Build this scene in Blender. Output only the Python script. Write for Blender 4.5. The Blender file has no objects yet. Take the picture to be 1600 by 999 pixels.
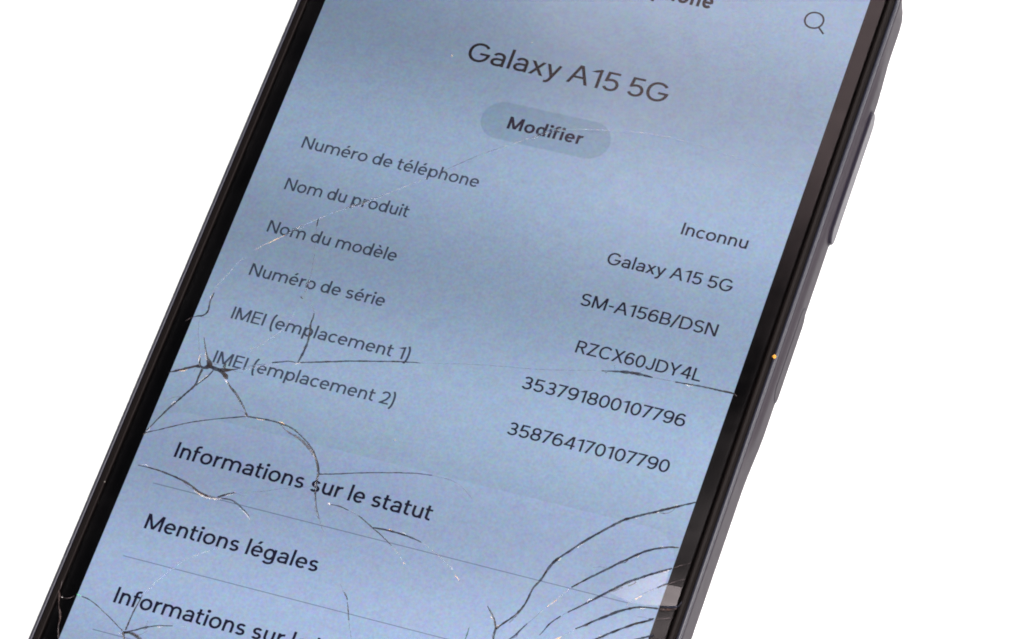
import bpy, bmesh, math, random
from mathutils import Matrix, Vector

# ---------------------------------------------------------------- camera, world, lamps, exposure
sc = bpy.context.scene
col = sc.collection
MM = 0.001
Z0 = 8.19            # height of the display plane above the table, in mm


def W(x, y, z):      # phone millimetres (z from the display plane) to world metres
    return Vector((x * MM, y * MM, (z + Z0) * MM))


cam_d = bpy.data.cameras.new('camera')
cam_d.sensor_width = 36.0
cam_d.lens = 148.44
cam_d.clip_start = 0.01
cam_d.clip_end = 50.0
cam = bpy.data.objects.new('camera', cam_d)
col.objects.link(cam)
right = Vector((0.94084426, 0.3178337, -0.11744713))
up = Vector((-0.22249347, 0.84091285, 0.49331758))
back = Vector((0.25555575, -0.43800379, 0.86188395))
m = Matrix((right, up, back)).transposed().to_4x4()
m.translation = W(139.352, -230.691, 454.029)
cam.matrix_world = m
sc.camera = cam

world = bpy.data.worlds.new('World')
sc.world = world
world.use_nodes = True
bg = world.node_tree.nodes['Background']
bg.inputs[0].default_value = (0.75, 0.82, 1.0, 1)
bg.inputs[1].default_value = 0.03

TARGET = W(0, -10, 0)


def added_light(name, loc, size, power, color, aim=TARGET):
    d = bpy.data.lights.new(name, 'AREA')
    d.shape = 'RECTANGLE'
    d.size, d.size_y = size
    d.energy = power
    d.color = color
    o = bpy.data.objects.new(name, d)
    col.objects.link(o)
    o.location = loc
    o.rotation_euler = (Vector(aim) - Vector(loc)).to_track_quat('-Z', 'Y').to_euler()
    return o


# four big added area lights that wash the ground white (none of them in the mirror direction of the glass)
added_light('added_light', (-0.95, -0.25, 0.55), (0.9, 0.6), 21.0, (1.0, 0.97, 0.95))
added_light('added_light', (0.95, 0.10, 0.60), (0.9, 0.6), 31.0, (1.0, 0.95, 0.93))
added_light('added_light', (0.25, -1.00, 0.60), (0.9, 0.6), 32.0, (1.0, 0.98, 0.97))
added_light('added_light', (0.45, 1.05, 0.40), (0.9, 0.5), 33.0, (0.95, 0.97, 1.0))
# dim light added out of view, placed for the upper right glass to mirror
added_light('added_reflection_light', W(-146, 461, 664), (0.15, 0.125), 0.062, (1.0, 0.76, 0.77), W(25, 40, 0))
# small light added out of view just for the glare on the lifted shards
added_light('added_splinter_light', W(-87, 213, 739), (0.085, 0.07), 0.34, (1.0, 0.86, 0.87), W(34, -31, 0))

sc.view_settings.view_transform = 'Standard'
sc.view_settings.look = 'None'
sc.view_settings.exposure = 0.0
sc.view_settings.gamma = 1.0
sc.render.engine = 'CYCLES'
sc.cycles.use_denoising = True
sc.cycles.denoiser = 'OPENIMAGEDENOISE'
sc.cycles.denoising_input_passes = 'RGB_ALBEDO_NORMAL'
sc.cycles.use_light_tree = False
sc.cycles.max_bounces = 8
sc.cycles.transparent_max_bounces = 16
sc.cycles.filter_width = 1.9

R = random.Random(7)

# ---------------------------------------------------------------- materials


def new_mat(name):
    mt = bpy.data.materials.new(name)
    mt.use_nodes = True
    return mt, mt.node_tree.nodes, mt.node_tree.links


def principled(name, color, rough, spec=0.5, noise=0.0, nscale=900.0, bump=0.0, metallic=0.0):
    mt, n, l = new_mat(name)
    b = n['Principled BSDF']
    b.inputs['Base Color'].default_value = (*color, 1)
    b.inputs['Roughness'].default_value = rough
    b.inputs['Specular IOR Level'].default_value = spec
    b.inputs['Metallic'].default_value = metallic
    if noise or bump:
        tc = n.new('ShaderNodeTexCoord')
        t = n.new('ShaderNodeTexNoise')
        t.inputs['Scale'].default_value = nscale
        t.inputs['Detail'].default_value = 4
        l.new(tc.outputs['Object'], t.inputs['Vector'])
        if noise:
            r = n.new('ShaderNodeMapRange')
            r.inputs['To Min'].default_value = rough - noise
            r.inputs['To Max'].default_value = rough + noise
            l.new(t.outputs['Fac'], r.inputs['Value'])
            l.new(r.outputs['Result'], b.inputs['Roughness'])
            h = n.new('ShaderNodeMixRGB')
            h.blend_type = 'MULTIPLY'
            h.inputs[0].default_value = 0.25
            h.inputs[1].default_value = (*color, 1)
            l.new(t.outputs['Fac'], h.inputs[2])
            g = n.new('ShaderNodeBrightContrast')
            g.inputs['Bright'].default_value = 0.0
            l.new(h.outputs[0], g.inputs['Color'])
            l.new(g.outputs[0], b.inputs['Base Color'])
        if bump:
            bp = n.new('ShaderNodeBump')
            bp.inputs['Strength'].default_value = bump
            bp.inputs['Distance'].default_value = 0.00004
            l.new(t.outputs['Fac'], bp.inputs['Height'])
            l.new(bp.outputs[0], b.inputs['Normal'])
    return mt


def lit_pixels(name, color, grain=0.17, gscale=2600.0):
    """backlit screen pixels: emission with the fine colour sparkle of the matte pixel grid"""
    mt, n, l = new_mat(name)
    n.remove(n['Principled BSDF'])
    e = n.new('ShaderNodeEmission')
    out = n['Material Output']
    tc = n.new('ShaderNodeTexCoord')
    t = n.new('ShaderNodeTexNoise')
    t.inputs['Scale'].default_value = gscale
    t.inputs['Detail'].default_value = 1.0
    l.new(tc.outputs['Object'], t.inputs['Vector'])
    t2 = n.new('ShaderNodeTexNoise')
    t2.inputs['Scale'].default_value = gscale * 0.22
    t2.inputs['Detail'].default_value = 2.0
    l.new(tc.outputs['Object'], t2.inputs['Vector'])
    mx = n.new('ShaderNodeMixRGB')
    mx.inputs[0].default_value = 0.30
    l.new(t.outputs['Color'], mx.inputs[1])
    l.new(t2.outputs['Color'], mx.inputs[2])
    vs = n.new('ShaderNodeVectorMath')
    vs.operation = 'SUBTRACT'
    vs.inputs[1].default_value = (0.5, 0.5, 0.5)
    l.new(mx.outputs[0], vs.inputs[0])
    sl = n.new('ShaderNodeVectorMath')
    sl.operation = 'SCALE'
    sl.inputs['Scale'].default_value = grain * 4.0
    l.new(vs.outputs[0], sl.inputs[0])
    ad = n.new('ShaderNodeVectorMath')
    ad.operation = 'ADD'
    ad.inputs[1].default_value = (1, 1, 1)
    l.new(sl.outputs[0], ad.inputs[0])
    ml = n.new('ShaderNodeVectorMath')
    ml.operation = 'MULTIPLY'
    ml.inputs[1].default_value = color
    l.new(ad.outputs[0], ml.inputs[0])
    l.new(ml.outputs[0], e.inputs['Color'])
    # uneven brightness painted into the emission: brighter rightward and downward, with cross bands
    sp = n.new('ShaderNodeSeparateXYZ')
    l.new(tc.outputs['Object'], sp.inputs[0])

    def math_(op, a, b):
        q = n.new('ShaderNodeMath')
        q.operation = op
        for i, v in enumerate((a, b)):
            if isinstance(v, float):
                q.inputs[i].default_value = v
            else:
                l.new(v, q.inputs[i])
        return q.outputs[0]

    band = math_('COSINE', math_('MULTIPLY', math_('SUBTRACT', sp.outputs['Y'], 0.0375), 2 * math.pi / 0.0335), 0.0)
    side = math_('MULTIPLY', sp.outputs['X'], 0.125 / 0.0346)
    down = math_('MULTIPLY', sp.outputs['Y'], -0.09 / 0.045)
    l.new(math_('ADD', math_('ADD', math_('SUBTRACT', 1.0, math_('MULTIPLY', band, 0.135)), side), down), e.inputs['Strength'])
    l.new(e.outputs[0], out.inputs[0])
    return mt


def clear_glass(name, rough):
    mt, n, l = new_mat(name)
    n.remove(n['Principled BSDF'])
    tr = n.new('ShaderNodeBsdfTransparent')
    gl = n.new('ShaderNodeBsdfGlossy')
    gl.inputs['Roughness'].default_value = rough
    # faint smears: the gloss changes a little from place to place
    tc = n.new('ShaderNodeTexCoord')
    t = n.new('ShaderNodeTexNoise')
    t.inputs['Scale'].default_value = 70.0
    t.inputs['Detail'].default_value = 5.0
    t.inputs['Distortion'].default_value = 1.2
    l.new(tc.outputs['Object'], t.inputs['Vector'])
    r = n.new('ShaderNodeMapRange')
    r.inputs['From Min'].default_value = 0.35
    r.inputs['From Max'].default_value = 0.65
    r.inputs['To Min'].default_value = rough * 0.75
    r.inputs['To Max'].default_value = rough * 1.35
    l.new(t.outputs['Fac'], r.inputs['Value'])
    l.new(r.outputs[0], gl.inputs['Roughness'])
    fr = n.new('ShaderNodeFresnel')
    fr.inputs['IOR'].default_value = 1.5
    mx = n.new('ShaderNodeMixShader')
    l.new(fr.outputs[0], mx.inputs[0])
    l.new(tr.outputs[0], mx.inputs[1])
    l.new(gl.outputs[0], mx.inputs[2])
    l.new(mx.outputs[0], n['Material Output'].inputs[0])
    return mt


def prism_mat(name, tint, opacity):
    """clear fracture face: bends the view of the screen below it, with a little pale sheen painted in"""
    mt = crack_mat(name, (0.3, 0.3, 0.3), opacity, 0.4, tint, 1300.0, min(0.24, opacity))  # tint paints the iridescent sheen into the base colour
    n, l = mt.node_tree.nodes, mt.node_tree.links
    rf = n.new('ShaderNodeBsdfRefraction')
    rf.inputs['IOR'].default_value = 1.5
    rf.inputs['Roughness'].default_value = 0.05
    mx = [q for q in n if q.type == 'MIX_SHADER'][0]
    l.new(rf.outputs[0], mx.inputs[1])
    return mt


def crack_mat(name, color, opacity, rough=0.35, tint=None, tscale=700.0, vary=0.0):
    """fracture line: part opaque, part see-through, optionally with colour changing along it"""
    mt, n, l = new_mat(name)
    b = n['Principled BSDF']
    b.inputs['Base Color'].default_value = (*color, 1)
    b.inputs['Roughness'].default_value = rough
    tr = n.new('ShaderNodeBsdfTransparent')
    mx = n.new('ShaderNodeMixShader')
    mx.inputs[0].default_value = opacity
    tc = n.new('ShaderNodeTexCoord')
    t = n.new('ShaderNodeTexNoise')
    t.inputs['Scale'].default_value = tscale
    t.inputs['Detail'].default_value = 2
    l.new(tc.outputs['Object'], t.inputs['Vector'])
    if tint:
        cr = n.new('ShaderNodeValToRGB')
        el = cr.color_ramp.elements
        while len(el) < len(tint):
            el.new(0.5)
        for i, c in enumerate(tint):
            el[i].position = 0.32 + 0.36 * i / (len(tint) - 1)
            el[i].color = (*c, 1)
        l.new(t.outputs['Fac'], cr.inputs[0])
        l.new(cr.outputs[0], b.inputs['Base Color'])
    if vary:
        t2 = n.new('ShaderNodeTexNoise')
        t2.inputs['Scale'].default_value = tscale * 1.7
        l.new(tc.outputs['Object'], t2.inputs['Vector'])
        r = n.new('ShaderNodeMapRange')
        r.inputs['From Min'].default_value = 0.35
        r.inputs['From Max'].default_value = 0.65
        r.inputs['To Min'].default_value = max(0, opacity - vary)
        r.inputs['To Max'].default_value = min(1, opacity + vary)
        l.new(t2.outputs['Fac'], r.inputs['Value'])
        l.new(r.outputs[0], mx.inputs[0])
    l.new(tr.outputs[0], mx.inputs[1])
    l.new(b.outputs[0], mx.inputs[2])
    l.new(mx.outputs[0], n['Material Output'].inputs[0])
    return mt


M = {
    'paper': principled('white_paper', (0.88, 0.88, 0.88), 0.9, 0.1),
    'frame': principled('blue_black_plastic', (0.0135, 0.0098, 0.0140), 0.5, 0.05, 0.05, 700.0),
    'rim': principled('glossy_rim', (0.010, 0.010, 0.016), 0.27, 0.32),
    'trim': principled('black_trim', (0.0055, 0.004, 0.0038), 0.4, 0.035),
    'button': principled('button_plastic', (0.011, 0.009, 0.0145), 0.36, 0.10),
    'gap': principled('dark_gap', (0.008, 0.007, 0.012), 0.7, 0.1),
    'border': principled('black_border_print', (0.0080, 0.0070, 0.0073), 0.9, 0.0),
    'glass': clear_glass('cover_glass', 0.12),
    'shard': clear_glass('lifted_glass', 0.17),
    'page': lit_pixels('screen_page', (0.312, 0.416, 0.585)),
    'card': lit_pixels('screen_card', (0.345, 0.446, 0.650)),
    'pill': lit_pixels('screen_pill', (0.246, 0.345, 0.485)),
    'label': lit_pixels('screen_label_text', (0.052, 0.066, 0.105), 0.05),
    'value': lit_pixels('screen_value_text', (0.016, 0.018, 0.035), 0.05),
    'head': lit_pixels('screen_heading_text', (0.013, 0.012, 0.032), 0.05),
    'title': lit_pixels('screen_title_text', (0.012, 0.012, 0.018), 0.05),
    'rule': lit_pixels('screen_rule', (0.165, 0.205, 0.315), 0.05),
    'dark': crack_mat('fracture_dark', (0.020, 0.014, 0.016), 0.90, 0.3, [(0.014, 0.009, 0.008), (0.006, 0.005, 0.007), (0.008, 0.010, 0.020)], 500.0, 0.10),
    'brown': crack_mat('fracture_brown', (0.06, 0.035, 0.03), 0.62, 0.3, [(0.06, 0.032, 0.026), (0.015, 0.010, 0.010), (0.05, 0.034, 0.032)], 1500.0, 0.3),
    'brownline': crack_mat('fracture_brown_line', (0.05, 0.025, 0.022), 0.36, 0.5, None, 900.0, 0.25),
    'faint': crack_mat('fracture_faint', (0.03, 0.03, 0.05), 0.46, 0.5, None, 1100.0, 0.25),
    'pale': prism_mat('fracture_pale', [(0.07, 0.13, 0.30), (0.15, 0.17, 0.21), (0.22, 0.16, 0.11), (0.14, 0.12, 0.24)], 0.24),
    'prism': prism_mat('fracture_clear', [(0.07, 0.13, 0.30), (0.15, 0.17, 0.21), (0.22, 0.16, 0.11)], 0.07),
    'gold': crack_mat('fracture_gold', (0.5, 0.36, 0.18), 0.62, 0.4, [(0.33, 0.31, 0.30), (0.42, 0.25, 0.09), (0.24, 0.27, 0.34)], 1400.0, 0.25),  # golden glints painted as base colour
    'glint': crack_mat('fracture_glint', (0.5, 0.48, 0.48), 0.6, 0.3, [(0.15, 0.12, 0.11), (0.36, 0.35, 0.36), (0.32, 0.28, 0.25)], 1800.0, 0.38),  # bright glints along the breaks, painted as pale colour
    'grey': crack_mat('fracture_grey', (0.07, 0.052, 0.055), 0.4, 0.4, None, 1200.0, 0.25),
    'green': crack_mat('fracture_green', (0.04, 0.26, 0.09), 0.75),
    'green2': crack_mat('fracture_dark_green', (0.012, 0.05, 0.035), 0.85),
    'dust': principled('pale_dust', (0.15, 0.14, 0.125), 0.9, 0.1),
    'orange': principled('orange_grain', (0.40, 0.17, 0.012), 0.5, 0.4),
}

# ---------------------------------------------------------------- object helpers


def link(name, verts, faces, mat, parent=None, smooth=False, label=None, kind=None):
    me = bpy.data.meshes.new(name)
    me.from_pydata([tuple(v) for v in verts], [], faces)
    me.update()
    me.materials.append(M[mat])
    if smooth:
        for p in me.polygons:
            p.use_smooth = True
    o = bpy.data.objects.new(name, me)
    col.objects.link(o)
    if parent:
        o.parent = parent
    if label:
        o['label'] = label
    if kind:
        o['kind'] = kind
    return o


def rrect(hx, y0, y1, r, n=10):
    """rounded rectangle outline, counter-clockwise from the right side's lower end"""
    pts = []
    for cx, cy, a0 in ((hx - r, y1 - r, 0), (-hx + r, y1 - r, 90), (-hx + r, y0 + r, 180), (hx - r, y0 + r, 270)):
        for i in range(n + 1):
            a = math.radians(a0 + 90 * i / n)
            pts.append((cx + r * math.cos(a), cy + r * math.sin(a)))
    return pts


def sheet(name, pts, z, mat, parent):
    return link(name, [W(x, y, z) for x, y in pts], [list(range(len(pts)))], mat, parent)


def slab(name, pts, z0, z1, mat, parent, bevel=0.0):
    n = len(pts)
    vs = [W(x, y, z0) for x, y in pts] + [W(x, y, z1) for x, y in pts]
    fs = [list(range(n - 1, -1, -1)), list(range(n, 2 * n))]
    fs += [[i, (i + 1) % n, n + (i + 1) % n, n + i] for i in range(n)]
    return link(name, vs, fs, mat, parent)


# ---------------------------------------------------------------- the setting
g = 2.5
ground = link('ground', [(-g, -g, 0), (g, -g, 0), (g, g, 0), (-g, g, 0)], [[0, 1, 2, 3]], 'paper')
ground['kind'] = 'structure'
ground['label'] = 'plain bright white surface under the phone'

# ---------------------------------------------------------------- the phone
phone = bpy.data.objects.new('smartphone', None)
col.objects.link(phone)
phone.empty_display_size = 0.01
phone['label'] = 'black smartphone with a cracked glass showing a French device information page'
phone['category'] = 'smartphone'

HX, YT, YB, RC = 38.4, 66.3, -95.6, 9.5       # body outline


def smooth(a, b, x):
    t = min(1, max(0, (x - a) / (b - a)))
    return t * t * (3 - 2 * t)


ISLE = 0.36


def island(y, z):
    """the raised area round the side keys"""
    fy = smooth(-13.0, -4.5, y) * (1 - smooth(44.5, 53.0, y))
    fz = (1 - smooth(-2.2, -0.55, z)) * smooth(-8.0, -5.6, z)
    return ISLE * fy * fz


def body_path(d):
    hx, r = HX - d, max(0.4, RC - d)
    pts = []
    n = 12
    # right side from bottom to top, finely divided for the key island
    ys = [YB + d + r + (YT - YB - 2 * d - 2 * r) * i / 90 for i in range(91)]
    pts += [(hx, y) for y in ys]
    for cx, cy, a0 in ((hx - r, YT - d - r, 0), (-hx + r, YT - d - r, 90), (-hx + r, YB + d + r, 180), (hx - r, YB + d + r, 270)):
        for i in range(n + 1):
            if (a0 == 0 and i == 0) or (a0 == 270 and i == n):
                continue
            a = math.radians(a0 + 90 * i / n)
            pts.append((cx + r * math.cos(a), cy + r * math.sin(a)))
    return pts


def sweep(name, prof, mat, cap_last=False):
    vs, fs = [], []
    k = None
    for d, z in prof:
        ring = body_path(d)
        k = len(ring)
        for x, y in ring:
            if x > 30:
                x += island(y, z)
            vs.append(W(x, y, z))
    for i in range(len(prof) - 1):
        for j in range(k):
            a, b = i * k + j, i * k + (j + 1) % k
            fs.append([a, a + k, b + k, b])
    if cap_last:
        fs.append([(len(prof) - 1) * k + j for j in range(k - 1, -1, -1)])
    return link(name, vs, fs, mat, phone, smooth=True)


sweep('inner_trim', [(2.3, -0.55), (1.86, -0.55), (1.56, -0.5), (1.51, 0.10), (1.44, 0.22), (1.30, 0.27), (1.17, 0.21), (1.10, 0.06),
                     (0.95, 0.0), (0.62, -0.02), (0.56, -0.12)], 'trim')
prof = [(0.64, -0.14), (0.60, 0.02), (0.53, 0.14), (0.42, 0.20), (0.28, 0.17), (0.15, 0.06), (0.07, -0.08), (0.07, -0.18), (0.20, -0.28), (0.06, -0.44),
        (0.02, -0.5), (0.0, -0.65), (0.0, -0.9), (0.0, -1.3), (0.0, -1.8), (0.0, -2.4), (0.0, -3.2), (0.0, -4.0), (0.0, -4.6), (0.0, -5.14)]
for i in range(1, 13):
    a = math.radians(90 * i / 12)
    prof.append((3 - 3 * math.cos(a), -5.14 - 3 * math.sin(a)))
sweep('rim', prof[:8], 'rim')
sweep('rim_seam', prof[7:10], 'gap')
sweep('side_frame', prof[9:28], 'frame')
sweep('back_cover', prof[27:], 'frame', cap_last=True)

# display panel, printed border and cover glass
SX, SYT, SYB = 34.6, 60.9, -89.0
display = sheet('display', rrect(SX + 0.3, SYB - 0.3, SYT + 0.3, 3.3), -0.02, 'page', phone)
# border ring
out_pts, in_pts = rrect(36.5, -93.7, 64.4, 7.6, 12), rrect(SX, SYB, SYT, 3.0, 12)
k = len(out_pts)
link('screen_border', [W(x, y, 0.04) for x, y in out_pts] + [W(x, y, 0.04) for x, y in in_pts],
     [[i, (i + 1) % k, k + (i + 1) % k, k + i] for i in range(k)], 'border', phone)
glass = slab('cover_glass', rrect(36.55, -93.75, 64.45, 7.65, 12), 0.08, 0.30, 'glass', phone)

# ---------------------------------------------------------------- side keys


def capsule(y0, y1, z0, z1, n=8):
    r = (z1 - z0) / 2
    zc = (z0 + z1) / 2
    pts = []
    for i in range(n + 1):
        a = math.radians(-90 + 180 * i / n)
        pts.append((y1 - r + r * math.cos(a), zc + r * math.sin(a)))
    for i in range(n + 1):
        a = math.radians(90 + 180 * i / n)
        pts.append((y0 + r + r * math.cos(a), zc + r * math.sin(a)))
    return pts


def side_key(name, y0, y1, z0, z1, rise, parent, mat, label=None, round_=0.16, grow=0.0):
    """capsule seen from the side, pushed out of the frame along x, with a rounded rim"""
    r = (z1 - z0) / 2
    yc, zc = (y0 + y1) / 2, (z0 + z1) / 2
    steps = [(0, HX - 0.3)]
    top = HX + ISLE + rise
    for i in range(5):
        a = math.radians(90 * i / 4)
        steps.append((round_ * (1 - math.cos(a)), top - round_ + round_ * math.sin(a)))
    vs, fs = [], []
    k = None
    for ins, x in steps:
        ring = capsule(y0 + ins, y1 - ins, z0 + ins, z1 - ins)
        k = len(ring)
        vs += [W(x, y, z) for y, z in ring]
    for i in range(len(steps) - 1):
        for j in range(k):
            a, b = i * k + j, i * k + (j + 1) % k
            fs.append([a, b, b + k, a + k])
    fs.append([(len(steps) - 1) * k + j for j in range(k)])
    return link(name, vs, fs, mat, parent, smooth=False, label=label)


KZ0, KZ1 = -5.9, -2.9
vol = side_key('volume_button', 23.1, 42.9, KZ0, KZ1, 0.42, phone, 'button')
side_key('button_gap', 22.85, 43.15, KZ0 - 0.22, KZ1 + 0.22, 0.015, vol, 'gap', round_=0.01)
pw = side_key('power_button', -0.3, 12.9, KZ0, KZ1, 0.06, phone, 'frame', round_=0.05)
side_key('button_gap', -0.5, 13.1, KZ0 - 0.20, KZ1 + 0.20, 0.012, pw, 'gap', round_=0.008)

# ---------------------------------------------------------------- lettering on the screen (monoline strokes, cap height 100)
XH, CAP, ASC, DESC = 72.0, 100.0, 105.0, -27.0


class Pen:
    def __init__(self, h):
        self.h = h
        self.p = []          # polygons

    def rect(self, x0, y0, x1, y1):
        self.p.append([(x0, y0), (x1, y0), (x1, y1), (x0, y1)])

    def diag(self, x0, y0, x1, y1):
        L = math.hypot(x1 - x0, y1 - y0)
        c = self.h * L / abs(y1 - y0)
        self.p.append([(x0 - c, y0), (x0 + c, y0), (x1 + c, y1), (x1 - c, y1)])

    def ribbon(self, c):
        h = self.h
        n = len(c)
        L_, R_ = [], []
        for i in range(n):
            a, b = c[max(0, i - 1)], c[min(n - 1, i + 1)]
            dx, dy = b[0] - a[0], b[1] - a[1]
            d = math.hypot(dx, dy) or 1
            nx, ny = -dy / d * h, dx / d * h
            L_.append((c[i][0] + nx, c[i][1] + ny))
            R_.append((c[i][0] - nx, c[i][1] - ny))
        for i in range(n - 1):
            self.p.append([L_[i], R_[i], R_[i + 1], L_[i + 1]])

    @staticmethod
    def arcpts(cx, cy, rx, ry, a0, a1, e=2.12):
        n = max(4, int(abs(a1 - a0) / 9))
        out = []
        for i in range(n + 1):
            a = math.radians(a0 + (a1 - a0) * i / n)
            c, s = math.cos(a), math.sin(a)
            out.append((cx + rx * math.copysign(abs(c) ** (2 / e), c), cy + ry * math.copysign(abs(s) ** (2 / e), s)))
        return out

    def arc(self, cx, cy, rx, ry, a0, a1):
        if abs(a1 - a0) >= 360:
            c = self.arcpts(cx, cy, rx, ry, a0, a1)
            h = self.h
            n = len(c) - 1
            o_, i_ = self.arcpts(cx, cy, rx + h, ry + h, a0, a1), self.arcpts(cx, cy, rx - h, ry - h, a0, a1)
            for i in range(n):
                self.p.append([o_[i], o_[i + 1], i_[i + 1], i_[i]])
        else:
            self.ribbon(self.arcpts(cx, cy, rx, ry, a0, a1))

    def spline(self, pts, n=7):
        c = []
        for i in range(len(pts) - 1):
            p0, p1, p2, p3 = pts[max(0, i - 1)], pts[i], pts[i + 1], pts[min(len(pts) - 1, i + 2)]
            for k_ in range(n):
                t = k_ / n
                c.append(tuple(0.5 * (2 * p1[q] + (p2[q] - p0[q]) * t + (2 * p0[q] - 5 * p1[q] + 4 * p2[q] - p3[q]) * t * t
                                      + (-p0[q] + 3 * p1[q] - 3 * p2[q] + p3[q]) * t ** 3) for q in (0, 1)))
        c.append(pts[-1])
        self.ribbon(c)

    def dot(self, cx, cy, r):
        self.p.append([(cx + r * math.cos(i * math.pi / 6), cy + r * math.sin(i * math.pi / 6)) for i in range(12)])


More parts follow.
